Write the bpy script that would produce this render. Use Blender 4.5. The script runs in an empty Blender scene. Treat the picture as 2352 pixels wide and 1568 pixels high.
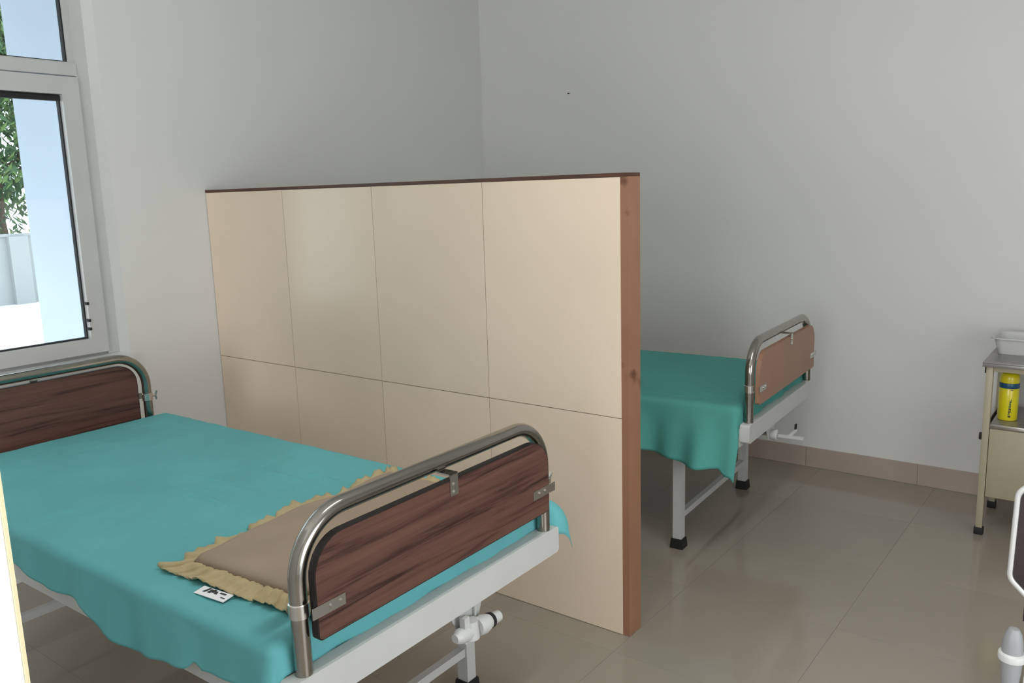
import bpy, bmesh, math, random
from mathutils import Vector, Matrix, noise
random.seed(7)
S = bpy.context.scene
C = S.collection

# ------------------------------------------------------------------ camera
F_PX = 1924.257
cam_d = bpy.data.cameras.new('camera')
cam_d.sensor_fit = 'HORIZONTAL'; cam_d.sensor_width = 36.0
cam_d.lens = F_PX / 2352.0 * 36.0
cam_d.clip_start = 0.02; cam_d.clip_end = 200
cam = bpy.data.objects.new('camera', cam_d); C.objects.link(cam)
# world axes seen in camera space (right, down, forward), from the vanishing points of the photograph
v1 = (-1390.0 - 1176, 515.0 - 784); v2 = (2660.0 - 1176, 393.0 - 784)
ax = -Vector((v1[0], v1[1], F_PX)).normalized()
ay = Vector((v2[0], v2[1], F_PX)).normalized()
az = ax.cross(ay)
right = Vector((ax[0], ay[0], az[0])); down = Vector((ax[1], ay[1], az[1])); fwd = Vector((ax[2], ay[2], az[2]))
up = -down; back = -fwd
M = Matrix(((right[0], up[0], back[0], 3.854), (right[1], up[1], back[1], 0.0),
            (right[2], up[2], back[2], 1.6373), (0, 0, 0, 1)))
cam.matrix_world = M
S.camera = cam

# ------------------------------------------------------------------ world, sun, fill lamps, exposure
S.view_settings.view_transform = 'Standard'
S.view_settings.look = 'None'
S.view_settings.gamma = 1.0
S.view_settings.use_curve_mapping = False
S.view_settings.exposure = 0.0
w = bpy.data.worlds.new('sky'); S.world = w; w.use_nodes = True
bg = w.node_tree.nodes['Background']
bg.inputs['Color'].default_value = (0.80, 0.91, 1.0, 1); bg.inputs['Strength'].default_value = 2.9

def area_light(name, loc, direction, sx, sy, power, col=(1, 1, 1), portal=False):
    d = bpy.data.lights.new(name, 'AREA'); d.shape = 'RECTANGLE'; d.size = sx; d.size_y = sy
    d.energy = power; d.color = col
    o = bpy.data.objects.new(name, d); C.objects.link(o); o.location = loc
    o.rotation_euler = Vector(direction).to_track_quat('-Z', 'Z').to_euler()
    if portal: d.cycles.is_portal = True
    return o
sun_d = bpy.data.lights.new('sun', 'SUN'); sun_d.energy = 6.5; sun_d.angle = 0.009; sun_d.color = (1, .97, .92)
sun = bpy.data.objects.new('sun', sun_d); C.objects.link(sun)
sun.rotation_euler = Vector((0.7, -0.35, -0.8)).to_track_quat('-Z', 'Y').to_euler()
# added fill lamps at the unseen back and front walls; portal in the visible window
area_light('fill_light_back', (2.7, -2.62, 1.62), (0, 1, 0), 3.2, 1.5, 108, (1.0, 0.99, 0.985))  # fill lamp added for an assumed window behind the camera
area_light('fill_light_side', (5.55, 1.0, 1.15), (-1, 0, 0), 1.3, 2.1, 32, (1.0, 0.99, 0.985))  # fill lamp added to brighten the window wall, source unseen
area_light('window_portal', (-0.34, 1.30, 1.84), (1, 0, 0), 1.44, 1.75, 20, (0.83, 0.92, 1.0), portal=True)
S.cycles.use_denoising = True
S.cycles.max_bounces = 10
S.cycles.diffuse_bounces = 5
S.cycles.sample_clamp_indirect = 6

# ------------------------------------------------------------------ materials
def srgb(r, g, b):
    f = lambda c: (c / 255 / 12.92) if c / 255 <= 0.04045 else ((c / 255 + 0.055) / 1.055) ** 2.4
    return (f(r), f(g), f(b), 1)
def mat(name, col, rough=0.5, metal=0.0, var=0.06, scale=8.0, bump=0.0, bump_scale=60.0, spec=0.5, coat=0.0, stretch=None, rand=0.0):
    m = bpy.data.materials.new(name); m.use_nodes = True
    nt = m.node_tree; p = nt.nodes['Principled BSDF']
    p.inputs['Roughness'].default_value = rough; p.inputs['Metallic'].default_value = metal
    p.inputs['Specular IOR Level'].default_value = spec
    p.inputs['Coat Weight'].default_value = coat
    tc = nt.nodes.new('ShaderNodeTexCoord'); mp = nt.nodes.new('ShaderNodeMapping')
    if stretch: mp.inputs['Scale'].default_value = stretch
    nt.links.new(tc.outputs['Object'], mp.inputs['Vector'])
    n = nt.nodes.new('ShaderNodeTexNoise'); n.inputs['Scale'].default_value = scale; n.inputs['Detail'].default_value = 4
    nt.links.new(mp.outputs['Vector'], n.inputs['Vector'])
    r = nt.nodes.new('ShaderNodeValToRGB')
    c = col
    r.color_ramp.elements[0].position = 0.3; r.color_ramp.elements[1].position = 0.7
    r.color_ramp.elements[0].color = (c[0] * (1 - var), c[1] * (1 - var), c[2] * (1 - var), 1)
    r.color_ramp.elements[1].color = (min(1, c[0] * (1 + var)), min(1, c[1] * (1 + var)), min(1, c[2] * (1 + var)), 1)
    nt.links.new(n.outputs['Fac'], r.inputs['Fac'])
    src = r.outputs['Color']
    if rand:
        oi = nt.nodes.new('ShaderNodeObjectInfo'); mr = nt.nodes.new('ShaderNodeMapRange')
        mr.inputs['To Min'].default_value = 1 - rand; mr.inputs['To Max'].default_value = 1 + rand
        nt.links.new(oi.outputs['Random'], mr.inputs['Value'])
        hs = nt.nodes.new('ShaderNodeHueSaturation')
        nt.links.new(mr.outputs['Result'], hs.inputs['Value']); nt.links.new(src, hs.inputs['Color'])
        src = hs.outputs['Color']
    nt.links.new(src, p.inputs['Base Color'])
    if bump:
        n2 = nt.nodes.new('ShaderNodeTexNoise'); n2.inputs['Scale'].default_value = bump_scale; n2.inputs['Detail'].default_value = 3
        nt.links.new(mp.outputs['Vector'], n2.inputs['Vector'])
        b = nt.nodes.new('ShaderNodeBump'); b.inputs['Strength'].default_value = bump; b.inputs['Distance'].default_value = 0.002
        nt.links.new(n2.outputs['Fac'], b.inputs['Height']); nt.links.new(b.outputs['Normal'], p.inputs['Normal'])
    return m
def wood(name, dark, light, rough=0.45):
    m = bpy.data.materials.new(name); m.use_nodes = True
    nt = m.node_tree; p = nt.nodes['Principled BSDF']; p.inputs['Roughness'].default_value = rough
    p.inputs['Specular IOR Level'].default_value = 0.35
    tc = nt.nodes.new('ShaderNodeTexCoord'); mp = nt.nodes.new('ShaderNodeMapping')
    mp.inputs['Scale'].default_value = (4, 1.1, 26)
    nt.links.new(tc.outputs['Object'], mp.inputs['Vector'])
    n = nt.nodes.new('ShaderNodeTexNoise'); n.inputs['Scale'].default_value = 1.9; n.inputs['Detail'].default_value = 7
    n.inputs['Roughness'].default_value = 0.62; n.inputs['Distortion'].default_value = 0.6
    nt.links.new(mp.outputs['Vector'], n.inputs['Vector'])
    r = nt.nodes.new('ShaderNodeValToRGB'); r.color_ramp.elements[0].position = 0.34; r.color_ramp.elements[1].position = 0.68
    r.color_ramp.elements[0].color = dark; r.color_ramp.elements[1].color = light
    e = r.color_ramp.elements.new(0.47); e.color = tuple(dark[i] * .35 + light[i] * .65 for i in range(3)) + (1,)
    nt.links.new(n.outputs['Fac'], r.inputs['Fac']); nt.links.new(r.outputs['Color'], p.inputs['Base Color'])
    return m
def glass_mat():
    m = bpy.data.materials.new('window_glass'); m.use_nodes = True
    nt = m.node_tree; nt.nodes.remove(nt.nodes['Principled BSDF'])
    out = nt.nodes['Material Output']; t = nt.nodes.new('ShaderNodeBsdfTransparent'); g = nt.nodes.new('ShaderNodeBsdfGlossy')
    t.inputs['Color'].default_value = (.95, .975, .98, 1); g.inputs['Roughness'].default_value = 0.02
    fr = nt.nodes.new('ShaderNodeFresnel'); fr.inputs['IOR'].default_value = 1.45
    mx = nt.nodes.new('ShaderNodeMixShader')
    nt.links.new(fr.outputs[0], mx.inputs[0]); nt.links.new(t.outputs[0], mx.inputs[1]); nt.links.new(g.outputs[0], mx.inputs[2])
    nt.links.new(mx.outputs[0], out.inputs[0])
    return m
MT = dict(
    wall=mat('wall_paint', srgb(213, 213, 210), 0.42, var=.015, scale=1.3, bump=.12, bump_scale=90, spec=.35),
    ceiling=mat('ceiling_paint', srgb(235, 235, 232), 0.8, var=.01),
    floor=mat('floor_tile', srgb(149, 141, 129), 0.10, var=.035, scale=2.5, spec=.5, rand=.02),
    grout=mat('grout', srgb(112, 106, 96), 0.8),
    skirting=mat('skirting_tile', srgb(172, 157, 146), 0.3, var=.05, scale=6, rand=.04),
    ptile=mat('partition_tile', srgb(226, 207, 186), 0.22, var=.035, scale=1.7, rand=.02, spec=.5),
    pback=mat('partition_core', srgb(80, 52, 36), 0.6, var=.2, scale=14),
    pgrout=mat('partition_joint', srgb(58, 48, 40), 0.8),
    pcap=mat('partition_cap', srgb(78, 46, 30), 0.5, var=.25, scale=9),
    upvc=mat('window_frame_white', srgb(184, 185, 184), 0.35, var=.02),
    rubber=mat('black_rubber', srgb(22, 22, 24), 0.7, var=.1),
    glass=glass_mat(),
    marble=mat('sill_marble', srgb(215, 217, 218), 0.25, var=.05, scale=5),
    chrome=mat('chrome_tube', srgb(158, 155, 148), 0.14, 1.0, var=.06, scale=14),
    steel=mat('bright_steel', srgb(205, 203, 198), 0.22, 1.0, var=.04),
    white=mat('white_enamel', srgb(194, 195, 193), 0.38, var=.02, scale=10),
    deck=mat('bed_deck_grey', srgb(178, 180, 182), 0.5, var=.05),
    wood1=wood('dark_walnut_laminate', srgb(52, 30, 26), srgb(104, 72, 62)),
    wood2=mat('plain_brown_laminate', srgb(150, 112, 92), 0.42, var=.05, scale=5),
    edge=mat('black_edge_band', srgb(26, 22, 22), 0.5, var=.1),
    sheet1=mat('teal_sheet', srgb(102, 176, 180), 0.85, var=.05, scale=4, bump=.25, bump_scale=420, spec=.2),
    sheet2=mat('dimmed_teal_sheet', srgb(82, 154, 146), 0.85, var=.05, scale=4, bump=.25, bump_scale=420, spec=.2),  # same cloth as the front bed's; its dimmer light is put into the colour
    mattress=mat('mattress_ticking', srgb(178, 178, 180), 0.9, var=.1),
    pillow=mat('taupe_cotton', srgb(162, 145, 128), 0.9, var=.06, scale=5, bump=.3, bump_scale=260, spec=.15),
    frill=mat('khaki_frill', srgb(184, 168, 132), 0.9, var=.12, scale=24, bump=.4, bump_scale=160, spec=.15),
    tag=mat('white_tag', srgb(240, 240, 244), 0.6, var=.02),
    ink=mat('dark_print', srgb(38, 40, 48), 0.6, var=.1),
    beige=mat('beige_enamel', srgb(160, 153, 130), 0.4, var=.04, scale=5),
    topsteel=mat('grey_steel_sheet', srgb(150, 148, 146), 0.32, 0.6, var=.08, scale=9, stretch=(1, 6, 1)),
    yellow=mat('yellow_plastic', srgb(214, 200, 26), 0.3, var=.04, scale=12, coat=.2),
    blue=mat('blue_band', srgb(28, 78, 112), 0.35, var=.05),
    green=mat('green_print', srgb(50, 120, 60), 0.4, var=.1),
    greyp=mat('grey_plastic', srgb(138, 140, 142), 0.5, var=.06),
    darkp=mat('dark_brown_rexine', srgb(46, 36, 34), 0.55, var=.15),
    pillar=mat('pale_blue_render', srgb(208, 222, 242), 0.85, var=.015, scale=1),
    parapet=mat('white_render', srgb(156, 160, 161), 0.9, var=.03, scale=1.2),
    ground=mat('terrace_cement', srgb(224, 222, 216), 0.9, var=.03, scale=.8),
    bark=mat('bark', srgb(84, 70, 54), 0.9, var=.25, scale=12),
    leaf=mat('leaf_green', srgb(52, 84, 50), 0.6, var=.35, scale=2.2),
    leaf2=mat('leaf_light', srgb(104, 134, 78), 0.6, var=.3, scale=2.2),
    doorw=mat('white_wall_gloss', srgb(244, 244, 243), 0.45, var=.008, scale=1),
    trim=mat('cream_edge', srgb(228, 216, 176), 0.5, var=.05),
    silver=mat('silver_paint', srgb(214, 214, 212), 0.35, 0.25, var=.04),
    iron=mat('dark_iron', srgb(48, 46, 44), 0.5, 0.6, var=.1),
)
def brown_edge():
    m = mat('brown_edge_board', srgb(144, 104, 80), 0.5, var=.07, scale=7)
    nt = m.node_tree; p = nt.nodes['Principled BSDF']; src = p.inputs['Base Color'].links[0].from_socket
    tc = nt.nodes.new('ShaderNodeTexCoord'); n = nt.nodes.new('ShaderNodeTexNoise'); n.inputs['Scale'].default_value = 5.5; n.inputs['Detail'].default_value = 6
    nt.links.new(tc.outputs['Object'], n.inputs['Vector'])
    r = nt.nodes.new('ShaderNodeValToRGB'); r.color_ramp.elements[0].position = .64; r.color_ramp.elements[1].position = .70
    nt.links.new(n.outputs['Fac'], r.inputs['Fac'])
    mx = nt.nodes.new('ShaderNodeMix'); mx.data_type = 'RGBA'
    nt.links.new(r.outputs['Color'], mx.inputs[0]); nt.links.new(src, mx.inputs[6]); mx.inputs[7].default_value = srgb(104, 66, 46)
    nt.links.new(mx.outputs[2], p.inputs['Base Color'])
    return m
MT['pend'] = brown_edge()

# ------------------------------------------------------------------ mesh helpers
def obj(name, bm, m, parent=None, smooth=False, bevel=0, auto=True):
    if bevel:
        bmesh.ops.bevel(bm, geom=[e for e in bm.edges if e.calc_face_angle(0) > 0.6], offset=bevel, segments=2, affect='EDGES', profile=.5)
    bmesh.ops.recalc_face_normals(bm, faces=bm.faces)
    me = bpy.data.meshes.new(name); bm.to_mesh(me); bm.free()
    if m is not None: me.materials.append(MT[m])
    if smooth or bevel:
        for f in me.polygons: f.use_smooth = True
        if auto: me.set_sharp_from_angle(angle=math.radians(40))
    o = bpy.data.objects.new(name, me); C.objects.link(o)
    if parent is not None: o.parent = parent
    return o
def bx(x0, x1, y0, y1, z0, z1, bm=None):
    bm = bm or bmesh.new()
    v = [bm.verts.new((x, y, z)) for x in (x0, x1) for y in (y0, y1) for z in (z0, z1)]
    for f in ((0, 1, 3, 2), (4, 6, 7, 5), (0, 4, 5, 1), (2, 3, 7, 6), (0, 2, 6, 4), (1, 5, 7, 3)):
        bm.faces.new([v[i] for i in f])
    return bm
def fillet(pts, rad, seg=10):
    out = [Vector(pts[0])]
    for i in range(1, len(pts) - 1):
        p = Vector(pts[i]); a = (Vector(pts[i - 1]) - p); b = (Vector(pts[i + 1]) - p)
        la, lb = a.length, b.length; a.normalize(); b.normalize()
        ang = a.angle(b); t = min(rad / math.tan(ang / 2), la * .49 if i > 1 else la * .98, lb * .49 if i < len(pts) - 2 else lb * .98)
        r = t * math.tan(ang / 2); c = p + (a + b).normalized() * (r / math.sin(ang / 2))
        s, e = p + a * t - c, p + b * t - c
        for k in range(seg + 1):
            out.append(c + s.normalized().slerp(e.normalized(), k / seg) * s.length if s.angle(e) > 1e-4 else p)
    out.append(Vector(pts[-1]))
    return out
def tube(path, r, seg=16, bm=None, closed=False, caps=True):
    bm = bm or bmesh.new(); n = len(path); rings = []
    ref = None
    for i, p in enumerate(path):
        p = Vector(p)
        a = Vector(path[(i - 1) % n]) if (closed or i > 0) else p
        b = Vector(path[(i + 1) % n]) if (closed or i < n - 1) else p
        t = (b - a).normalized()
        if ref is None:
            ref = Vector((1, 0, 0)) if abs(t.x) < .9 else Vector((0, 1, 0))
        u = (ref - t * ref.dot(t)).normalized(); v = t.cross(u); ref = u
        rr = r[i] if isinstance(r, (list, tuple)) else r
        rings.append([bm.verts.new(p + (u * math.cos(2 * math.pi * k / seg) + v * math.sin(2 * math.pi * k / seg)) * rr) for k in range(seg)])
    m = n if closed else n - 1
    for i in range(m):
        A, B = rings[i], rings[(i + 1) % n]
        for k in range(seg):
            bm.faces.new((A[k], A[(k + 1) % seg], B[(k + 1) % seg], B[k]))
    if caps and not closed:
        bm.faces.new(rings[0]); bm.faces.new(rings[-1])
    return bm
def lathe(prof, seg=32, cx=0, cy=0, bm=None):
    bm = bm or bmesh.new(); rings = []
    for r, z in prof:
        if r < 1e-5: rings.append([bm.verts.new((cx, cy, z))])
        else: rings.append([bm.verts.new((cx + r * math.cos(2 * math.pi * k / seg), cy + r * math.sin(2 * math.pi * k / seg), z)) for k in range(seg)])
    for A, B in zip(rings, rings[1:]):
        for k in range(seg):
            k2 = (k + 1) % seg
            if len(A) == 1 and len(B) == 1: continue
            if len(A) == 1: bm.faces.new((A[0], B[k2], B[k]))
            elif len(B) == 1: bm.faces.new((A[k], A[k2], B[0]))
            else: bm.faces.new((A[k], A[k2], B[k2], B[k]))
    return bm
def prism_x(outline, x0, x1, bm=None):
    """outline of (y, z) points extruded along x"""
    bm = bm or bmesh.new()
    a = [bm.verts.new((x0, y, z)) for y, z in outline]; b = [bm.verts.new((x1, y, z)) for y, z in outline]
    n = len(a)
    bm.faces.new(a); bm.faces.new(list(reversed(b)))
    for i in range(n): bm.faces.new((a[i], b[i], b[(i + 1) % n], a[(i + 1) % n]))
    return bm
def ring_x(o1, o2, x0, x1):
    """closed band between two outlines, extruded along x"""
    bm = bmesh.new(); n = len(o1)
    A = [[bm.verts.new((x, y, z)) for y, z in o] for o, x in ((o1, x0), (o2, x0), (o2, x1), (o1, x1))]
    for i in range(n):
        j = (i + 1) % n
        for q in range(4):
            P, Q = A[q], A[(q + 1) % 4]
            bm.faces.new((P[i], P[j], Q[j], Q[i]))
    return bm
def round_rect(y0, y1, z0, z1, rb, rt, seg=8):
    out = []
    for cy, cz, r, a0 in ((y0 + rb, z0 + rb, rb, math.pi), (y1 - rb, z0 + rb, rb, 1.5 * math.pi), (y1 - rt, z1 - rt, rt, 0), (y0 + rt, z1 - rt, rt, .5 * math.pi)):
        for k in range(seg + 1):
            a = a0 + .5 * math.pi * k / seg
            out.append((cy + r * math.cos(a), cz + r * math.sin(a)))
    return out
def tag(o, label, cat, group=None):
    o['label'] = label; o['category'] = cat
    if group: o['group'] = group
    return o
def thing(name, label, cat, loc=(0, 0, 0), rotz=0, group=None):
    o = bpy.data.objects.new(name, None); C.objects.link(o)
    o.location = loc; o.rotation_euler = (0, 0, rotz); o.empty_display_size = .1
    return tag(o, label, cat, group)
def struct(o):
    o['kind'] = 'structure'; return o
def lin(a, xs):
    """piecewise linear lookup; xs = [(x, value), ...]"""
    if a <= xs[0][0]: return xs[0][1]
    for (p, q), (r, s) in zip(xs, xs[1:]):
        if a <= r: return q + (s - q) * (a - p) / (r - p)
    return xs[-1][1]

# ------------------------------------------------------------------ room shell
RX0, RX1, RY0, RY1, RH = 0.0, 5.6, -2.7, 4.772, 3.15
WY0, WY1, WZ0, WZ1 = 0.62, 2.03, 0.925, 2.72          # window opening in the left wall
floor = struct(obj('floor', bx(RX0 - .3, RX1 + .2, RY0 - .2, RY1 + .2, -.12, -.0025), 'grout'))
fx = sorted({RX0, RX1} | {round(2.44 + .6 * i, 4) for i in range(-5, 6) if RX0 < 2.44 + .6 * i < RX1})
fy = sorted({RY0, RY1} | {round(2.395 + .6 * i, 4) for i in range(-9, 5) if RY0 < 2.395 + .6 * i < RY1})
tile_mesh = {}
for a, b in zip(fx, fx[1:]):
    for c, d in zip(fy, fy[1:]):
        k = (round(b - a, 4), round(d - c, 4)); g = .0004
        if k not in tile_mesh:
            t = obj('tile', bx(g, k[0] - g, g, k[1] - g, -.010, 0.0), 'floor', floor); tile_mesh[k] = t.data
        else:
            t = bpy.data.objects.new('tile', tile_mesh[k]); C.objects.link(t); t.parent = floor
        t.location = (a, c, 0)
bm = bx(-.3, 0, RY0 - .2, WY0, 0, RH); bx(-.3, 0, WY1, RY1 + .2, 0, RH, bm)
bx(-.3, 0, WY0, WY1, 0, WZ0 - .025, bm); bx(-.3, 0, WY0, WY1, WZ1, RH, bm)
wall_left = struct(obj('wall_left', bm, 'wall'))
struct(obj('wall_right', bx(0, RX1 + .2, RY1, RY1 + .2, 0, RH), 'wall'))
bm = bx(RX1, RX1 + .2, RY0, .35, 0, RH); bx(RX1, RX1 + .2, 1.65, RY1, 0, RH, bm); bx(RX1, RX1 + .2, .35, 1.65, 2.2, RH, bm)
struct(obj('wall_front', bm, 'wall'))
bm = bx(RX1 - .02, RX1 + .2, .35, .41, 0, 2.2); bx(RX1 - .02, RX1 + .2, 1.59, 1.65, 0, 2.2, bm); bx(RX1 - .02, RX1 + .2, .41, 1.59, 2.14, 2.2, bm)
struct(obj('door_1_added', bm, 'upvc'))  # unseen doorway, added to go with the side fill lamp
BX0, BX1, BZ0, BZ1 = 1.1, 4.3, .87, 2.37                 # unseen opening added for the fill lamp behind the camera
bm = bx(0, BX0, RY0 - .2, RY0, 0, RH); bx(BX1, RX1, RY0 - .2, RY0, 0, RH, bm)
bx(BX0, BX1, RY0 - .2, RY0, 0, BZ0, bm); bx(BX0, BX1, RY0 - .2, RY0, BZ1, RH, bm)
struct(obj('wall_back', bm, 'wall'))
struct(obj('ceiling', bx(-.3, RX1 + .2, RY0 - .2, RY1 + .2, RH, RH + .15), 'ceiling'))
def skirting(name, axis, a0, a1, pos, depth, first):
    """row of skirting tiles along x or y"""
    root = None
    cuts = [a0] + [c for c in [first + .6 * i for i in range(-12, 12)] if a0 + .02 < c < a1 - .02] + [a1]
    lo, hi = min(pos, pos + depth * .6), max(pos, pos + depth * .6)
    b = bx(a0, a1, lo, hi, 0.0005, .112) if axis == 'x' else bx(lo, hi, a0, a1, 0.0005, .112)
    root = struct(obj(name, b, 'grout'))
    for p, q in zip(cuts, cuts[1:]):
        lo, hi = min(pos, pos + depth), max(pos, pos + depth); g = .0008
        b = bx(p + g, q - g, lo, hi, .001, .116) if axis == 'x' else bx(lo, hi, p + g, q - g, .001, .116)
        obj('tile', b, 'skirting', root, bevel=.0015)
skirting('baseboard_right', 'x', 0.013, RX1, RY1, -.012, 2.951)
skirting('baseboard_left', 'y', 2.62, RY1 - .012, 0, .012, 3.2)

# window 1 (in view): frame, casement sash with pane, transom with pane, marble sill
FX0, FX1 = -.165, -.10
win = struct(obj('window_1', bx(FX0, FX1, WY1 - .055, WY1, WZ0, WZ1), 'upvc', bevel=.004))
def wpart(name, b, m, parent=win, bevel=.003): return obj(name, b, m, parent, bevel=bevel)
wpart('frame_jamb', bx(FX0, FX1, WY0, WY0 + .055, WZ0, WZ1), 'upvc')
wpart('frame_head', bx(FX0, FX1, WY0 + .055, WY1 - .055, WZ1 - .055, WZ1), 'upvc')
wpart('transom_bar', bx(FX0, FX1 + .004, WY0 + .055, WY1 - .055, 2.207, 2.262), 'upvc')
wpart('mullion', bx(FX0, FX1, 1.285, 1.345, WZ0, WZ1 - .055), 'upvc')
wpart('frame_sill', bx(FX0, FX1 - .02, WY0 + .055, WY1 - .055, WZ0 - .001, WZ0 + .012), 'upvc')
for (y0, y1) in ((1.345, WY1 - .057), (WY0 + .057, 1.285)):
    z0, z1, s = WZ0 + .014, 2.200, .078
    b = bx(FX0 + .012, FX1 + .012, y0, y0 + s, z0, z1); bx(FX0 + .012, FX1 + .012, y1 - s, y1, z0, z1, b)
    bx(FX0 + .012, FX1 + .012, y0 + s, y1 - s, z0, z0 + s - .008, b); bx(FX0 + .012, FX1 + .012, y0 + s, y1 - s, z1 - s, z1, b)
    sash = wpart('sash', b, 'upvc')
    obj('pane', bx(-.135, -.129, y0 + s - .01, y1 - s + .01, z0 + s - .02, z1 - s + .01), 'glass', sash)
    # black glazing gasket
    o1 = round_rect(y0 + s, y1 - s, z0 + s - .008, z1 - s, .001, .001, 1); o2 = round_rect(y0 + s + .006, y1 - s - .006, z0 + s - .002, z1 - s - .006, .001, .001, 1)
    obj('gasket', ring_x(o1, o2, -.142, -.118), 'rubber', sash)
    # closing rail of the insect screen, folded away at the top
    obj('screen_rail', bx(-.126, -.108, y0 + s + .004, y1 - s - .004, z1 - s - .028, z1 - s - .006), 'rubber', sash, bevel=.002)
    for zz in (1.05, 1.09, 1.17): obj('latch', bx(-.112, -.084, y1 - s - .006, y1 - s + .006, zz, zz + .013), 'rubber', sash, bevel=.002)
for (y0, y1) in ((1.345, WY1 - .055), (WY0 + .055, 1.285)):
    z0, z1 = 2.262, WZ1 - .055
    o1 = round_rect(y0, y1, z0, z1, .001, .001, 1); o2 = round_rect(y0 + .028, y1 - .028, z0 + .006, z1 - .02, .001, .001, 1)
    tr = obj('transom_bead', ring_x(o1, o2, -.150, -.112), 'upvc', win)
    obj('pane', bx(-.138, -.132, y0 + .01, y1 - .01, z0 + .003, z1 - .01), 'glass', tr)
    o1 = round_rect(y0 + .028, y1 - .028, z0 + .006, z1 - .02, .001, .001, 1); o2 = round_rect(y0 + .034, y1 - .034, z0 + .010, z1 - .026, .001, .001, 1)
    obj('gasket', ring_x(o1, o2, -.144, -.116), 'rubber', tr)
wpart('window_sill', bx(-.30, .025, WY0, WY1, WZ0 - .025, WZ0 - .001), 'marble')
# unseen window frame added round the back fill lamp
w2 = struct(obj('window_2_added', ring_x(round_rect(BX0, BX1, BZ0, BZ1, .002, .002, 1), round_rect(BX0 + .05, BX1 - .05, BZ0 + .05, BZ1 - .05, .002, .002, 1), -.03, .03), 'upvc'))
w2.rotation_euler = (0, 0, math.pi / 2); w2.location = (0, RY0 - .08, 0)
w2.scale = (1, -1, 1)

# low tiled partition wall
PX0, PX1, PY0, PY1, PZ = 0.0, 2.408, 2.511, 2.602, 1.686
part = struct(obj('wall_partition', bx(PX0 + .001, PX1 - .005, PY0 + .012, PY1 - .012, 0, PZ - .012), 'pgrout'))
obj('cap_strip', bx(PX0 + .001, PX1 + .030, PY0 - .001, PY1, PZ - .013, PZ), 'pcap', part, bevel=.002)
obj('end_board', bx(PX1, PX1 + .030, PY0 + .003, PY1, 0.001, PZ - .013), 'pend', part, bevel=.004)
g = .0013
xs = [PX0 + .002, .612, 1.208, 1.812, PX1 + .004]
for x0, x1 in zip(xs, xs[1:]):
    for z0, z1 in ((.001, .831), (.831, PZ - .013)):
        for y0, y1 in ((PY0, PY0 + .012), (PY1 - .012, PY1)):
            obj('tile', bx(x0 + g, x1 - g, y0, y1, z0 + g, z1 - g), 'ptile', part)

# ------------------------------------------------------------------ outside
struct(obj('ground', bx(-60, -.3, -30, 40, -.3, 0), 'ground'))
bm = bx(-.45, 0, 0, .62, 0, 3.05)
pp = obj('porch_pillar', bm, 'pillar', bevel=.006); pp.location = (-1.2, 2.157, 0); pp.rotation_euler = (0, 0, math.radians(-24.5))
tag(pp, 'pale blue rendered pillar standing just outside the window', 'pillar')
struct(obj('sun_block_roof', bx(-2.1, -.3, -1.5, 6, 3.05, 3.2), 'parapet'))  # unseen roof added to keep direct sun out of the window
pw = thing('parapet_wall', 'low white parapet wall across the yard beyond the window', 'wall', (-11.33, 6, 0))
obj('wall_body', bx(-.25, 0, -9, 9, 0, 1.13), 'parapet', pw)
obj('coping', bx(-.28, .03, -9, 9, 1.13, 1.17), 'parapet', pw, bevel=.006)
for yy in (-2.3, -1.1, .09, 1.3): obj('pier', bx(.0, .11, yy, yy + .3, 0, 1.13), 'parapet', pw)

def tree(loc, h, rx, rz, n, label, seed):
    rnd = random.Random(seed)
    t = thing('leafy_tree', label, 'tree', loc, 0, 'trees behind the parapet')
    path = [Vector((0.06 * math.sin(i * 1.3), .05 * math.cos(i * 1.7), h * i / 8)) for i in range(9)]
    obj('trunk', tube(path, [.12 - .012 * i for i in range(9)], 8), 'bark', t, smooth=True)
    tips = []
    for i in range(26):
        z = h * (.2 + .78 * rnd.random()); a = rnd.random() * 6.283; L = rx * (.5 + .5 * rnd.random())
        b0 = Vector((0, 0, z)); b1 = b0 + Vector((math.cos(a) * L * .55, math.sin(a) * L * .55, .25)); b2 = b0 + Vector((math.cos(a) * L, math.sin(a) * L, -.15 * rnd.random()))
        obj('branch', tube([b0, b1, b2], [.03, .02, .007], 5), 'bark', t, smooth=True); tips += [b1, b2, (b1 + b2) / 2]
    for nm, m, cnt in (('foliage', 'leaf', int(n * .65)), ('foliage', 'leaf2', int(n * .35))):
        bm = bmesh.new()
        for _ in range(cnt):
            c = rnd.choice(tips) + Vector((rnd.gauss(0, .3), rnd.gauss(0, .3), rnd.gauss(0, .3)))
            L = .16 + .16 * rnd.random(); wd = L * .16; a = rnd.random() * 6.283
            d = Vector((math.cos(a) * .7, math.sin(a) * .7, -.4 - .7 * rnd.random())).normalized()
            s = d.cross(Vector((rnd.gauss(0, .3), rnd.gauss(0, .3), 1))).normalized(); nn = d.cross(s)
            p = [c, c + d * L * .45 + s * wd + nn * .01, c + d * L - nn * .02, c + d * L * .45 - s * wd + nn * .01]
            v = [bm.verts.new(q) for q in p]; bm.faces.new((v[0], v[1], v[2])); bm.faces.new((v[0], v[2], v[3]))
        o = obj(nm, bm, m, t); o['kind'] = 'stuff'
tree((-13.4, 6.9, 0), 5.4, 1.3, 2, 4300, 'tall tree with drooping narrow leaves right behind the white parapet', 3)
tree((-16.2, 9.9, 0), 6.0, 1.5, 2, 4200, 'taller tree farther back behind the parapet, mostly hidden by the pillar', 5)

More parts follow.
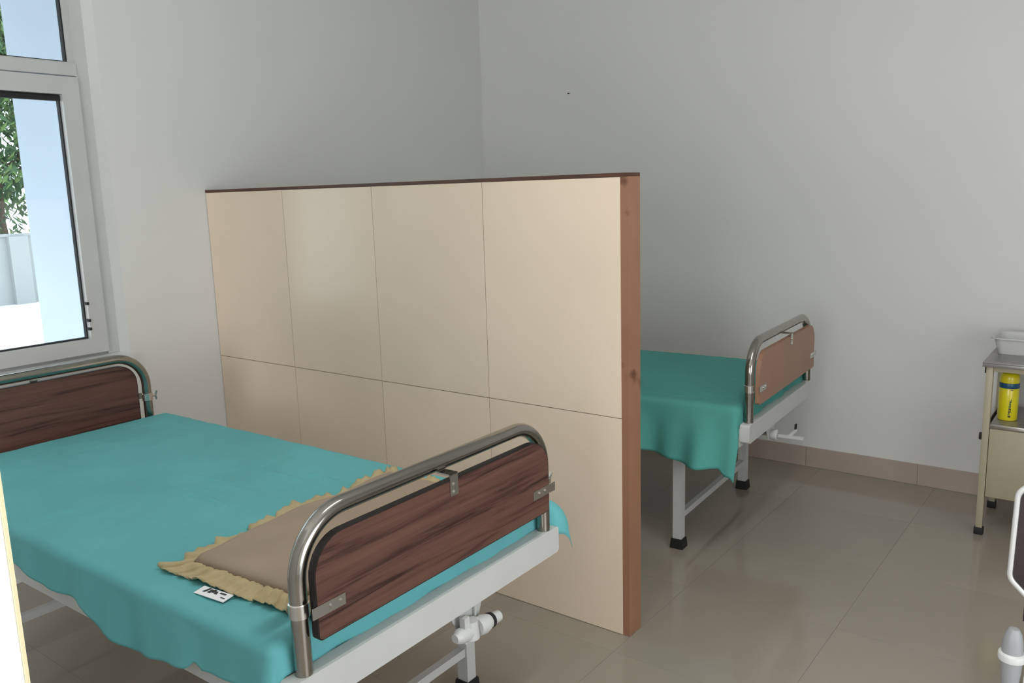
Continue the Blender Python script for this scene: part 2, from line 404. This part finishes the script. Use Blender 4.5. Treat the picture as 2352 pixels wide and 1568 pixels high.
# ------------------------------------------------------------------ hospital beds
BW = 1.0; BL = 2.17
def make_bed(label, loc, rotz, wood_m, crank_y, crank_open):
    t = thing('hospital_bed', label, 'bed', loc, rotz, 'steel hospital beds')
    for y0 in (0.0, BW - .04):
        obj('side_rail', bx(-BL + .04, -.042, y0, y0 + .04, .535, .615), 'white', t, bevel=.004)
    for x0, nm in ((-.042, 'foot_rail'), (-BL, 'head_rail')):
        obj(nm, prism_x(round_rect(-.005, BW + .005, .555, .636, .012, .012, 4), x0, x0 + .042), 'white', t, smooth=True)
    obj('deck', bx(-BL + .043, -.043, .041, BW - .041, .585, .612), 'deck', t)
    for k in range(4):
        x0 = (-.36, -.36, -1.86, -1.86)[k]; y0 = (.035, BW - .075)[k % 2]
        lg = obj('leg', bx(x0, x0 + .042, y0, y0 + .042, .035, .534 if True else 0), 'white', t, bevel=.003)
        bm = bmesh.new(); e = .006
        bx(x0 - e, x0 + .042 + e, y0 - e, y0 + .042 + e, 0, .045, bm)
        for v in bm.verts:
            if v.co.z < .01: v.co.x += .004 * (1 if v.co.x > x0 + .02 else -1); v.co.y += .004 * (1 if v.co.y > y0 + .02 else -1)
        obj('rubber_foot', bm, 'rubber', lg, bevel=.003)
        obj('leg_bracket', bx(x0 - .03, x0 + .072, y0 + .004, y0 + .038, .515, .536), 'white', t, bevel=.003)
    for x0 in (-.352, -1.852):
        obj('brace', bx(x0, x0 + .026, .077, BW - .075, .135, .163), 'white', t, bevel=.003)
    obj('cross_bar', bx(-.352, -.326, .041, BW - .041, .535, .56), 'white', t, bevel=.003)
    for s, xt in ((1, -.021), (-1, -BL + .021)):
        ya, yb = .045, BW - .045
        p = fillet([(xt, ya, .60), (xt, ya, .975), (xt, yb, .975), (xt, yb, .60)], .135, 14)
        lp = obj('foot_tube' if s > 0 else 'head_tube', tube(p, .0195, 20), 'chrome', t, smooth=True)
        # panel on the outer side of the tube
        xa, xb = (xt + .022, xt + .042) if s > 0 else (xt - .042, xt - .022)
        zb = .714 if s > 0 else .650
        out = round_rect(.058, .928, zb, .938, .012, .085, 8)
        inn = round_rect(.0605, .9255, zb + .0025, .9355, .0105, .083, 8)
        pn = obj('end_panel', prism_x(inn, xa, xb), wood_m, t)
        obj('edge_band', ring_x(out, inn, xa - .0005, xb - .001 if s > 0 else xb), 'edge' if wood_m == 'wood1' else 'wood2', pn)
        xo = xb if s > 0 else xa
        def strap(y0, y1, z0, z1):
            a, b = (xo, xo + .003) if s > 0 else (xo - .003, xo)
            return bx(a, b, y0, y1, z0, z1)
        st = obj('strap', strap(.492, .522, .897, .954), 'steel', t, bevel=.001)
        for zz in (.905, .925):
            obj('screw', tube([(xo, .507, zz), (xo + s * .0065, .507, zz)], .005, 10), 'steel', st, smooth=True)
        # strap wraps up on to the tube
        bm = bx(min(xt, xo + s * .003), max(xt, xo + s * .003), .492, .522, .950, .954)
        obj('strap_bend', bm, 'steel', st)
        for y0, y1, q in ((.045, .135, 1), (.845, BW - .045, -1)):
            stt = obj('strap', strap(min(y0, y1), max(y0, y1), .770, .796), 'steel', t, bevel=.001)
            yb_ = .045 if q > 0 else BW - .045
            bm = bx(min(xt, xo + s * .003), max(xt, xo + s * .003), yb_ - .003, yb_ + .003, .768, .798)
            obj('clamp', lathe([(.0198, .766), (.0225, .768), (.0225, .798), (.0198, .800)], 18, xt, yb_), 'steel', stt, smooth=True)
            for dy in (.05, .078):
                obj('screw', tube([(xo, yb_ + q * dy, .783), (xo + s * .0065, yb_ + q * dy, .783)], .005, 10), 'steel', stt, smooth=True)
            if q > 0: continue
            yo = yb_ - q * .02
            wn = bmesh.new(); tube([(xt, yo, .783), (xt, yo - q * .02, .783)], .005, 10, wn)
            tube([(xt, yo - q * .018, .783), (xt + .004, yo - q * .024, .803)], [.005, .004], 8, wn)
            tube([(xt, yo - q * .018, .783), (xt - .004, yo - q * .024, .763)], [.005, .004], 8, wn)
            obj('wing_nut', wn, 'steel', stt, smooth=True)
    # crank under the foot rail
    y = crank_y
    cr = obj('crank_bracket', prism_x([(y - .075, .566), (y + .075, .566), (y + .05, .50), (y + .03, .47), (y - .03, .47), (y - .06, .52)], -.035, -.031), 'white', t)
    obj('crank_shaft', tube([(-.9, y, .49), (.005, y, .49)], .009, 12), 'steel', cr, smooth=True)
    obj('housing', tube([(-.03, y, .49), (-.02, y, .49), (-.005, y, .49), (.0, y, .49)], [.022, .026, .026, .02], 18), 'white', cr, smooth=True)
    if crank_open:
        obj('crank_arm', bx(.0, .12, y - .008, y + .008, .483, .496), 'white', cr, bevel=.003)
        obj('crank_grip', tube([(.055, y, .49), (.055, y + .10, .493)], [.011, .009], 12), 'white', cr, smooth=True)
        for d in (.088, .10): obj('prong', tube([(.055, y + d, .49), (.056, y + d + .003, .525)], .004, 8), 'rubber', cr, smooth=True)
    else:
        obj('joint', tube([(-.004, y - .085, .495), (-.004, y - .07, .495), (-.004, y - .045, .49), (-.004, y - .01, .492)], [.012, .02, .022, .016], 14), 'white', cr, smooth=True)
        obj('knuckle', tube([(-.004, y - .02, .52), (-.004, y - .02, .47)], [.02, .024], 14), 'white', cr, smooth=True)
        obj('crank_arm', bx(-.012, .006, y - .055, y - .035, .468, .54), 'white', cr, bevel=.004)
        obj('crank_grip', tube([(-.004, y + .005, .486), (-.004, y + .03, .484), (-.004, y + .055, .482)], [.024, .027, .021], 16), 'white', cr, smooth=True)
        obj('grip_ring', tube([(-.004, y + .056, .482), (-.004, y + .068, .481)], [.0225, .021], 16), 'rubber', cr, smooth=True)
        obj('grip_end', tube([(-.004, y + .068, .481), (-.004, y + .10, .478)], [.018, .016], 14), 'white', cr, smooth=True)
        obj('hanger', bx(-.03, -.022, y + .02, y + .028, .48, .566), 'white', cr)
    return t
R1 = math.radians(.8); B1 = Vector((2.510, .975, 0)); B2 = Vector((2.576, 3.30, 0)); R2 = math.radians(3.3)
make_bed('steel hospital bed with dark walnut end panels, in front of the tiled partition', B1, R1, 'wood1', .60, False)
make_bed('steel hospital bed with plain light brown end panel, behind the tiled partition', B2, R2, 'wood2', .40, True)

MX0, MX1, MY0, MY1, MZ0, MZ1 = -2.10, -.056, -.004, 1.004, .6165, .700
def mattress(label, loc, rotz):
    b = bx(MX0, MX1, MY0, MY1, MZ0, MZ1)
    bmesh.ops.bevel(b, geom=list(b.edges), offset=.022, segments=3, affect='EDGES', profile=.5)
    o = obj('mattress', b, 'mattress', None, smooth=True); o.location = loc; o.rotation_euler = (0, 0, rotz)
    tag(o, label, 'mattress', 'mattresses under the teal sheets')
mattress('thin mattress under the teal sheet of the front bed', B1, R1)
mattress('thin mattress under the darkened teal sheet of the bed behind the partition', B2, R2)

def make_sheet(label, loc, rotz, m, near, far, foot, creases, seed, flare_far, fold_amp):
    """cloth over the mattress: near/far give the overhang along x, foot the overhang along y"""
    r0 = .026; nx, nt, na, nb = 250, 124, 24, 16
    ztop = MZ1 + .007; ex = .004
    y0, y1, x0, x1 = MY0 + .02, MY1 - .02, MX0 + .02, MX1 - .02
    us = [x0 - .10 * (1 - i / 8) for i in range(8)] + [x0 + (x1 - x0) * i / nx for i in range(nx + 1)] + [None] * 12
    bm = bmesh.new(); rows = []
    for i, u in enumerate(us):
        row = []
        for j in range(na + nt + nb + 1):
            fi = i - (8 + nx)
            if j < na: tt = -(1 - j / na)
            elif j <= na + nt: tt = (j - na) / nt
            else: tt = 1 + (j - na - nt) / nb
            yt = y0 + (y1 - y0) * min(1, max(0, tt))
            if u is None: a = lin(yt, foot) * fi / 12; ux = x1
            else: a = max(0, x0 - u); ux = max(u, x0)
            sgn = -1 if (u is not None and u < x0) else 1
            b = 0; sy = 0
            if tt < 0: b = lin(ux, near) * -tt; sy = -1
            elif tt > 1: b = lin(ux, far) * (tt - 1); sy = 1
            L = math.hypot(a, b)
            r = r0 + (flare_far * max(0, 1 - (x1 - ux) / .22) if sy > 0 else 0) * (b / L if L > 0 else 0)
            fold = 0
            if L < 1e-6: out, dn = 0, 0
            else:
                q = r * math.pi / 2
                if L < q: out = r * math.sin(L / r); dn = r * (1 - math.cos(L / r))
                else:
                    out = r; dn = r + (L - q); dep = (L - q)
                    along = ux if b > a else yt
                    out += fold_amp * dep * (.8 + math.sin(along * 17 + seed) * .5 + math.sin(along * 41 + 2 * seed) * .3)
            nxv = sgn * a / L if L > 0 else 0; nyv = sy * b / L if L > 0 else 0
            px = ux + nxv * (out + ex); py = yt + nyv * (out + ex); pz = ztop - dn
            top = 1.0 if L == 0 else max(0, 1 - dn / .02)
            h = noise.fractal(Vector((px * 3.2 + seed, py * 3.2, .3)), .8, 2.0, 4) * .004 + noise.fractal(Vector((px * 16, py * 5 + seed, 1.7)), .9, 2.1, 3) * .002
            for (ax_, ay_, bx_, by_, w_, d_) in creases:
                A = Vector((ax_, ay_)); Bv = Vector((bx_, by_)); P = Vector((px, py)); AB = Bv - A
                k = max(0, min(1, (P - A).dot(AB) / AB.length_squared)); dist = (P - (A + AB * k)).length
                h += d_ * math.exp(-(dist / w_) ** 2) * math.sin(math.pi * min(1, max(0.05, k))) if k > 0 and k < 1 else 0
            pz += (abs(h) * top if top > 0 else 0)
            row.append(bm.verts.new((px, py, pz)))
        rows.append(row)
    for A, B in zip(rows, rows[1:]):
        for k in range(len(A) - 1): bm.faces.new((A[k], B[k], B[k + 1], A[k + 1]))
    o = obj('bed_sheet', bm, m, None, smooth=True, auto=False); o.location = loc; o.rotation_euler = (0, 0, rotz)
    s = o.modifiers.new('thickness', 'SOLIDIFY'); s.thickness = .0014; s.offset = 1
    tag(o, label, 'bed sheet', 'teal bed sheets')
    return o
zt = MZ1 + .007
near1 = [(x - B1.x, zt - z + .012) for x, z in ((.35, .62), (1.1, .612), (1.21, .605), (1.37, .600), (1.48, .580), (1.62, .590), (1.69, .583), (1.79, .547), (1.91, .527), (2.03, .550), (2.165, .574), (2.188, .596), (2.21, .578), (2.33, .588), (2.42, .60))]
far1 = [(-2.2, .08), (-.6, .08), (-.25, .10), (-.12, .18), (-.06, .21)]
cre1 = [(a - B1.x, b - B1.y, c - B1.x, d - B1.y, .014, hh * 2.2) for a, b, c, d, hh in (
    (1.30, 1.52, 1.52, 1.55, .006), (1.50, 1.62, 1.43, 1.86, .006), (1.42, 1.42, 1.72, 1.40, .008), (1.36, 1.45, 1.56, 1.47, .005),
    (1.62, 1.62, 1.85, 1.66, .005), (1.60, 1.72, 1.80, 1.80, .004), (1.25, 1.02, 1.36, 1.22, .008), (1.50, 1.08, 1.48, 1.2, .007),
    (1.66, 1.75, 1.85, 1.74, .004), (1.45, 1.68, 1.75, 1.70, .004), (1.40, 1.50, 1.66, 1.55, .003))]
make_sheet('teal bed sheet on the front bed, under the frilled tan pillow', B1, R1, 'sheet1', near1, far1,
           [(0, .082), (.2, .088), (.4, .10), (.6, .115), (1, .13)], cre1, 2.0, .10, .14)
near2 = [(-2.2, .2), (-.75, .215), (-.54, .235), (-.4, .262), (-.24, .285), (-.12, .28), (-.09, .31)]
make_sheet('teal bed sheet, coloured darker for its dimmer light, hanging low over the side of the bed behind the partition', B2, R2, 'sheet2', near2, [(-2.2, .1), (-.09, .1)],
           [(0, .12), (.3, .12), (.7, .11), (1, .09)], [(-.5, .1, -.15, .06, .02, .006), (-.3, .5, -.1, .55, .015, .005)], 5.0, .0, .22)

# ------------------------------------------------------------------ frilled pillow
def pillow():
    t = thing('frilled_pillow', 'flat tan pillow with gathered khaki frill, lying against the dark footboard', 'pillow', (2.13, 1.49, zt + .004))
    A, Bc, Cc, D = Vector((1.90, 1.035)), Vector((2.425, 1.075)), Vector((2.425, 1.915)), Vector((1.835, 1.915))
    O = Vector((2.13, 1.49)); fr = .062
    def plan(u, v):   # u: foot direction, v: across the bed
        p = (A * (1 - u) + Bc * u) * (1 - v) + (D * (1 - u) + Cc * u) * v
        k = (1 - u) * .028 * (math.sin(v * 9 + .6) * .6 + math.sin(v * 21) * .35) * (4 * v * (1 - v)) ** .5
        return p + Vector((k, 0)) - O
    def hgt(u, v):
        e = min(u / .16, (1 - u) / .16, v / .11, (1 - v) / .11, 1); e = max(0, e)
        b = .010 + .024 * (math.sin(e * math.pi / 2)) ** .8
        return b + .006 * noise.noise(Vector((u * 4, v * 6, 3)))
    # cover: closed cushion, inset by the frill
    n1, n2 = 34, 48; fu, fv = .11, .065
    bm = bmesh.new(); G = {}
    for s in (0, 1):
        for i in range(n1 + 1):
            for j in range(n2 + 1):
                uu, vv = i / n1, j / n2; p = plan(fu + (1 - 2 * fu) * uu, fv + (1 - 2 * fv) * vv)
                edge = i in (0, n1) or j in (0, n2)
                z = hgt(fu + (1 - 2 * fu) * uu, fv + (1 - 2 * fv) * vv) if s else .004
                if edge and s == 0: G[s, i, j] = None; continue
                if edge: z = .014
                G[s, i, j] = bm.verts.new((p.x, p.y, z))
    for i in range(n1 + 1):
        for j in range(n2 + 1):
            if G[0, i, j] is None: G[0, i, j] = G[1, i, j]
    for s in (0, 1):
        for i in range(n1):
            for j in range(n2):
                bm.faces.new((G[s, i, j], G[s, i + 1, j], G[s, i + 1, j + 1], G[s, i, j + 1]))
    obj('cover', bm, 'pillow', t, smooth=True, auto=False)
    # frill: gathered strip round the cover
    N = 680; K = 7; bm = bmesh.new(); rows = []
    def edge_pt(s):
        s *= 4; k = int(s) % 4; f = s - int(s)
        return ((f, 0), (1, f), (1 - f, 1), (0, 1 - f))[k]
    rnd = random.Random(11)
    ph = [rnd.random() * 6.28 for _ in range(4)]
    for i in range(N):
        u, v = edge_pt(i / N); row = []
        for k in range(K + 1):
            q = k / K      # 0 at the cover seam, 1 at the hem
            inu, inv_ = fu * 1.3 + (1 - 2.6 * fu) * u, fv * 1.3 + (1 - 2.6 * fv) * v
            uu, vv = inu + (u - inu) * q, inv_ + (v - inv_) * q
            p = plan(uu, vv); s = i / N * 6.2832
            g_ = math.sin(s * 34 + ph[0] + math.sin(s * 5) * 2) * .5 + math.sin(s * 61 + ph[1]) * .35 + math.sin(s * 17 + ph[2]) * .3 + math.sin(s * 97 + ph[3]) * .3
            z = .011 * math.sin(min(1, q * 1.6) * math.pi) + .006 + .0085 * g_ * (.25 + .75 * q) + .004 * (1 + math.sin(s * 9 + ph[3])) * q
            d = 1 + .025 * g_ * q
            row.append(bm.verts.new((p.x * d, p.y * (1 + .012 * g_ * q), max(z, .0015))))
        rows.append(row)
    for i in range(N):
        A_, B_ = rows[i], rows[(i + 1) % N]
        for k in range(K): bm.faces.new((A_[k], B_[k], B_[k + 1], A_[k + 1]))
    fo = obj('frill', bm, 'frill', t, smooth=True, auto=False); fo['label'] = 'gathered khaki frill'
    s = fo.modifiers.new('thickness', 'SOLIDIFY'); s.thickness = .002; s.offset = 1
    # loose end of the frill hanging down between the mattress and the footboard
    bm = bmesh.new()
    pts = [(2.418, 1.10, .012), (2.437, 1.10, .004), (2.444, 1.11, -.03), (2.418, 1.155, .012), (2.437, 1.155, .004), (2.444, 1.145, -.026)]
    v = [bm.verts.new((a - O.x, b - O.y, c)) for a, b, c in pts]
    bm.faces.new((v[0], v[1], v[4], v[3])); bm.faces.new((v[1], v[2], v[5], v[4]))
    fl = obj('frill_end', bm, 'frill', t); s = fl.modifiers.new('thickness', 'SOLIDIFY'); s.thickness = .003
    # care label
    bm = bx(-.052, .052, -.016, .016, 0, .0012)
    lb = obj('care_label', bm, 'tag', t); lb.location = (2.13 - O.x + .018, 1.028 - O.y + .006, .004); lb.rotation_euler = (0.10, 0, .10); lb['label'] = 'white printed care label'
    for x0, x1, y0, y1, sk in ((-.036, -.028, -.004, .014, .008), (-.022, -.012, -.002, .012, .004), (-.01, -.003, .002, .014, 0), (0, .010, .0, .010, -.004), (.014, .034, .006, .011, 0), (.03, .044, -.006, -.003, 0)):
        b = bx(x0, x1, y0, y1, .0013, .0018)
        for vv in b.verts:
            if vv.co.y > (y0 + y1) / 2: vv.co.x += sk
        obj('print_mark', b, 'ink', lb)
pillow()

# ------------------------------------------------------------------ bedside trolley and what stands on it
TX0, TX1, TY0, TY1 = 3.312, 3.735, 4.215, 4.635
tr = thing('bedside_locker', 'beige steel bedside locker with grey top and open shelf, at the right edge', 'locker', ((TX0 + TX1) / 2, (TY0 + TY1) / 2, 0))
def T(name, b, m, parent=None, bevel=.002, **k):
    bmesh.ops.translate(b, verts=b.verts, vec=(-(TX0 + TX1) / 2, -(TY0 + TY1) / 2, 0))
    return obj(name, b, m, parent or tr, bevel=bevel, **k)
for x0 in (TX0, TX1 - .028):
    for y0 in (TY0, TY1 - .028):
        lg = T('leg', bx(x0, x0 + .028, y0, y0 + .028, .03, .795), 'beige')
        b = bx(x0 - .005, x0 + .033, y0 - .005, y0 + .033, 0, .034)
        T('rubber_foot', b, 'rubber', lg, bevel=.003)
for y0 in (TY0 + .001, TY1 - .027): T('top_rail', bx(TX0 + .029, TX1 - .029, y0, y0 + .026, .775, .8005), 'beige')
for x0 in (TX0 + .001, TX1 - .027): T('top_rail', bx(x0, x0 + .026, TY0 + .029, TY1 - .029, .775, .8005), 'beige')
b = bx(TX0 - .014, TX1 + .014, TY0 - .014, TY1 + .02, .812, .819)
bx(TX0 - .014, TX1 + .014, TY0 - .014, TY0 - .010, .797, .812, b); bx(TX0 - .014, TX0 - .010, TY0 - .010, TY1 + .02, .797, .812, b); bx(TX1 + .010, TX1 + .014, TY0 - .010, TY1 + .02, .797, .812, b)
T('top', b, 'topsteel', bevel=.0015)
T('top_core', bx(TX0 + .002, TX1 - .002, TY0 + .002, TY1 - .002, .801, .8115), 'edge', bevel=0)
T('shelf', bx(TX0 + .0285, TX1 - .0285, TY0 + .004, TY1 - .004, .518, .530), 'topsteel')
T('shelf_lip', bx(TX0 + .0285, TX1 - .0285, TY0 - .001, TY0 + .0035, .513, .532), 'steel', bevel=.0015)
b = bx(TX0 + .006, TX0 + .010, TY0 + .029, TY1 - .029, .185, .517); bx(TX1 - .010, TX1 - .006, TY0 + .029, TY1 - .029, .185, .517, b)
bx(TX0 + .029, TX1 - .029, TY1 - .012, TY1 - .008, .185, .517, b); bx(TX0 + .0105, TX1 - .0105, TY0 + .029, TY1 - .0125, .185, .189, b)
T('cabinet_body', b, 'beige', bevel=0)
dr = T('door', bx(TX0 + .030, TX1 - .030, TY0 + .003, TY0 + .018, .187, .511), 'beige')
T('handle', bx(TX1 - .075, TX1 - .063, TY0 - .02, TY0 + .002, .32, .40), 'steel', dr)
T('catch', bx(TX0 - .012, TX0 - .0005, TY0 + .006, TY0 + .022, .452, .486), 'rubber', bevel=.004)
T('hook', bx(TX0 - .006, TX0 - .001, TY0 + .004, TY0 + .012, .765, .797), 'iron', bevel=.001)

bt = thing('yellow_bottle', 'yellow plastic bottle with a dark blue band on the locker shelf', 'bottle', (3.392, 4.355, .5305))
R = .041
obj('body', lathe([(0, .001), (R - .003, .001), (R, .005), (R, .148), (R - .0015, .151)], 36), 'yellow', bt, smooth=True)
obj('band', lathe([(R - .0005, .1515), (R + .0004, .153), (R + .0004, .173), (R - .0005, .175)], 36), 'blue', bt, smooth=True)
obj('cap', lathe([(R - .001, .1755), (R - .001, .195), (R - .004, .212), (R - .012, .221), (R - .02, .2225), (0, .2225)], 36), 'yellow', bt, smooth=True)
def arc_mark(a0, a1, z0, z1, m):
    b = bmesh.new(); n = 4; A = []
    for k in range(n + 1):
        a = a0 + (a1 - a0) * k / n
        A.append([b.verts.new(((R + e) * math.cos(a), (R + e) * math.sin(a), z)) for e, z in ((.0002, z0), (.0002, z1), (.0009, z1), (.0009, z0))])
    for p, q in zip(A, A[1:]):
        for k in range(4): b.faces.new((p[k], p[(k + 1) % 4], q[(k + 1) % 4], q[k]))
    b.faces.new(A[0]); b.faces.new(A[-1])
    obj('print_mark', b, m, bt, smooth=True)
ac = math.radians(-72)
for z0, z1, a0, a1, m in ((.018, .026, -.16, .10, 'ink'), (.028, .034, -.16, -.08, 'ink'), (.030, .047, -.04, .0, 'ink'), (.036, .050, -.14, -.06, 'ink'), (.040, .052, .03, .09, 'ink'),
                          (.053, .060, -.13, .09, 'ink'), (.062, .074, -.12, -.02, 'green'), (.064, .082, 0, .06, 'ink'), (.076, .086, -.10, .04, 'green'), (.088, .094, -.08, .12, 'ink'), (.097, .102, .02, .12, 'ink'),
                          (.144, .147, -.02, .16, 'ink'), (.038, .042, .17, .2, 'ink')):
    arc_mark(ac + a0, ac + a1, z0, z1, m)
# tray added in place of a bright streak reflected on the wall
ty = thing('streak_tray', 'added white shallow tray, standing in for a wall highlight, on top of the beige locker, against the wall', 'tray', (3.50, 4.52, .8195))
tb = bmesh.new()
def rr2(hx, hy, r, z, seg=6):
    o = []
    for cx, cy, a0 in ((hx - r, hy - r, 0), (-hx + r, hy - r, .5 * math.pi), (-hx + r, -hy + r, math.pi), (hx - r, -hy + r, 1.5 * math.pi)):
        for k in range(seg + 1):
            a = a0 + .5 * math.pi * k / seg; o.append((cx + r * math.cos(a), cy + r * math.sin(a), z))
    return o
loops = [rr2(.175, .095, .03, 0), rr2(.195, .112, .035, .075), rr2(.2055, .122, .04, .078), rr2(.2055, .122, .04, .073)]
inner = [rr2(.192, .109, .034, .0735), rr2(.172, .092, .029, .003)]
L = [[tb.verts.new(p) for p in q] for q in loops]
n = len(L[0])
for A, B in zip(L, L[1:]):
    for i in range(n): tb.faces.new((A[i], A[(i + 1) % n], B[(i + 1) % n], B[i]))
tb.faces.new(L[0])
I = [[tb.verts.new(p) for p in q] for q in inner]
for A, B in ((L[1], I[0]), (I[0], I[1])):
    for i in range(n): tb.faces.new((A[i], A[(i + 1) % n], B[(i + 1) % n], B[i]))
tb.faces.new(I[1])
obj('tray_body', tb, 'white', ty, smooth=True)

# ------------------------------------------------------------------ chair and post cut by the right edge
ch = thing('metal_chair', 'chair with bright tube frame round a dark backrest, cut by the right edge', 'chair', (3.88, 2.72, 0))
CX, CY = 3.88, 2.72
def cpath(pts): return [(x - CX, y - CY, z) for x, y, z in pts]
loop = [(3.629, 2.50, .805), (3.624, 2.50, .56), (3.67, 2.50, .515), (4.09, 2.50, .515), (4.136, 2.50, .56), (4.131, 2.50, .805), (4.085, 2.5, .85), (3.675, 2.5, .85)]
def closed_fillet(pts, rad, seg):
    P = [Vector(p) for p in pts]; m = [(P[-1] + P[0]) / 2] + P + [(P[-1] + P[0]) / 2]
    return fillet(m, rad, seg)[:-1]
obj('back_frame', tube(closed_fillet(cpath(loop), .035, 5), .0078, 12, closed=True), 'silver', ch, smooth=True)
ol = [(x, z) for x, y, z in closed_fillet(cpath(loop), .035, 5)]
b = bmesh.new()
f0 = [b.verts.new((x * .972, -.006 - .22, .6825 + (z - .6825) * .95)) for x, z in ol]; f1 = [b.verts.new((x * .972, .008 - .22, .6825 + (z - .6825) * .95)) for x, z in ol]
b.faces.new(f0); b.faces.new(list(reversed(f1)))
for i in range(len(ol)): b.faces.new((f0[i], f0[(i + 1) % len(ol)], f1[(i + 1) % len(ol)], f1[i]))
obj('backrest', b, 'darkp', ch)
b = bx(-.22, .22, -.19, .20, .43, .475); obj('seat', b, 'darkp', ch, bevel=.015)
for sx in (-1, 1):
    obj('rear_leg', tube(fillet([(sx * .20, -.22, .515), (sx * .20, -.21, .44), (sx * .205, -.235, .011)], .03, 4), .010, 12), 'steel', ch, smooth=True)
    obj('front_leg', tube(fillet([(sx * .20, -.20, .418), (sx * .20, .19, .418), (sx * .205, .21, .011)], .04, 5), .010, 12), 'steel', ch, smooth=True)
    for yy in (-.235, .21): obj('leg_cap', lathe([(0, 0), (.014, 0), (.014, .028), (.0105, .03)], 12, sx * .205, yy), 'rubber', ch, smooth=True)
obj('stretcher', tube([(-.2, -.228, .15), (.2, -.228, .15)], .008, 10), 'steel', ch, smooth=True)

ps = thing('capped_post', 'grey post with rounded cap and pale collar ring, in the lower right corner', 'stand', (3.688, 1.98, 0))
obj('base', lathe([(0, 0), (.15, 0), (.15, .012), (.13, .022), (.02, .03), (0, .03)], 32), 'greyp', ps, smooth=True)
obj('stem', lathe([(0, .03), (.016, .03), (.016, .54), (.02, .57), (.0215, .60)], 24), 'greyp', ps, smooth=True)
obj('collar', lathe([(.0205, .595), (.0265, .598), (.028, .606), (.0265, .613), (.021, .616)], 28), 'white', ps, smooth=True)
obj('cap', lathe([(.0215, .612), (.0205, .635), (.0165, .658), (.010, .670), (0, .673)], 24), 'greyp', ps, smooth=True)

# ------------------------------------------------------------------ white screen at the left edge
sc = thing('privacy_screen', 'bright white upright panel with a thin yellowish edge, at the left edge', 'screen', (1.98, .337, 0))
obj('panel', bx(-.92, .918, -.008, .008, .02, 2.0), 'doorw', sc, bevel=.002)  # unseen length and low hem stretched to shade the front bed
obj('edge_strip', bx(.9185, .9215, .0045, .0085, .02, 2.0), 'trim', sc)
for x in (-.80, .74):
    obj('foot', bx(x, x + .03, -.16, .16, .0, .0195), 'white', sc, bevel=.004)
# ------------------------------------------------------------------ small things
b = tube([(0, 0, 0), (0, -.016, 0)], .0028, 8); tube([(0, -.016, 0), (0, -.018, 0)], .005, 8, b)
nl = obj('wall_nail', b, 'iron', None, smooth=True); nl.location = (.74, RY1 - .0005, 2.251)
tag(nl, 'small dark nail in the plain right wall', 'nail')

# fill lamp added out of view, shaped as a fluorescent ceiling batten
def batten(x, y, label):
    t = thing('added_batten', label, 'added ceiling light', (x, y, RH), 0, 'added ceiling battens')
    obj('fitting', bx(-.04, .04, -.62, .62, -.05, -.0005), 'white', t, bevel=.004)
    m = bpy.data.materials.get('tube_glow')
    if not m:
        m = bpy.data.materials.new('tube_glow'); m.use_nodes = True; p = m.node_tree.nodes['Principled BSDF']
        p.inputs['Emission Color'].default_value = (1, .98, .94, 1); p.inputs['Emission Strength'].default_value = 6; MT['glow'] = m
    obj('tube_lamp', tube([(0, -.58, -.072), (0, .58, -.072)], .014, 12), 'glow', t, smooth=True)
    a = area_light('batten_fill', (x, y, RH - .10), (0, 0, -1), .1, 1.2, 20, (1, .985, .955))
    return t
batten(3.4, 1.8, 'added fill lamp, a white fluorescent batten on the ceiling over the aisle')
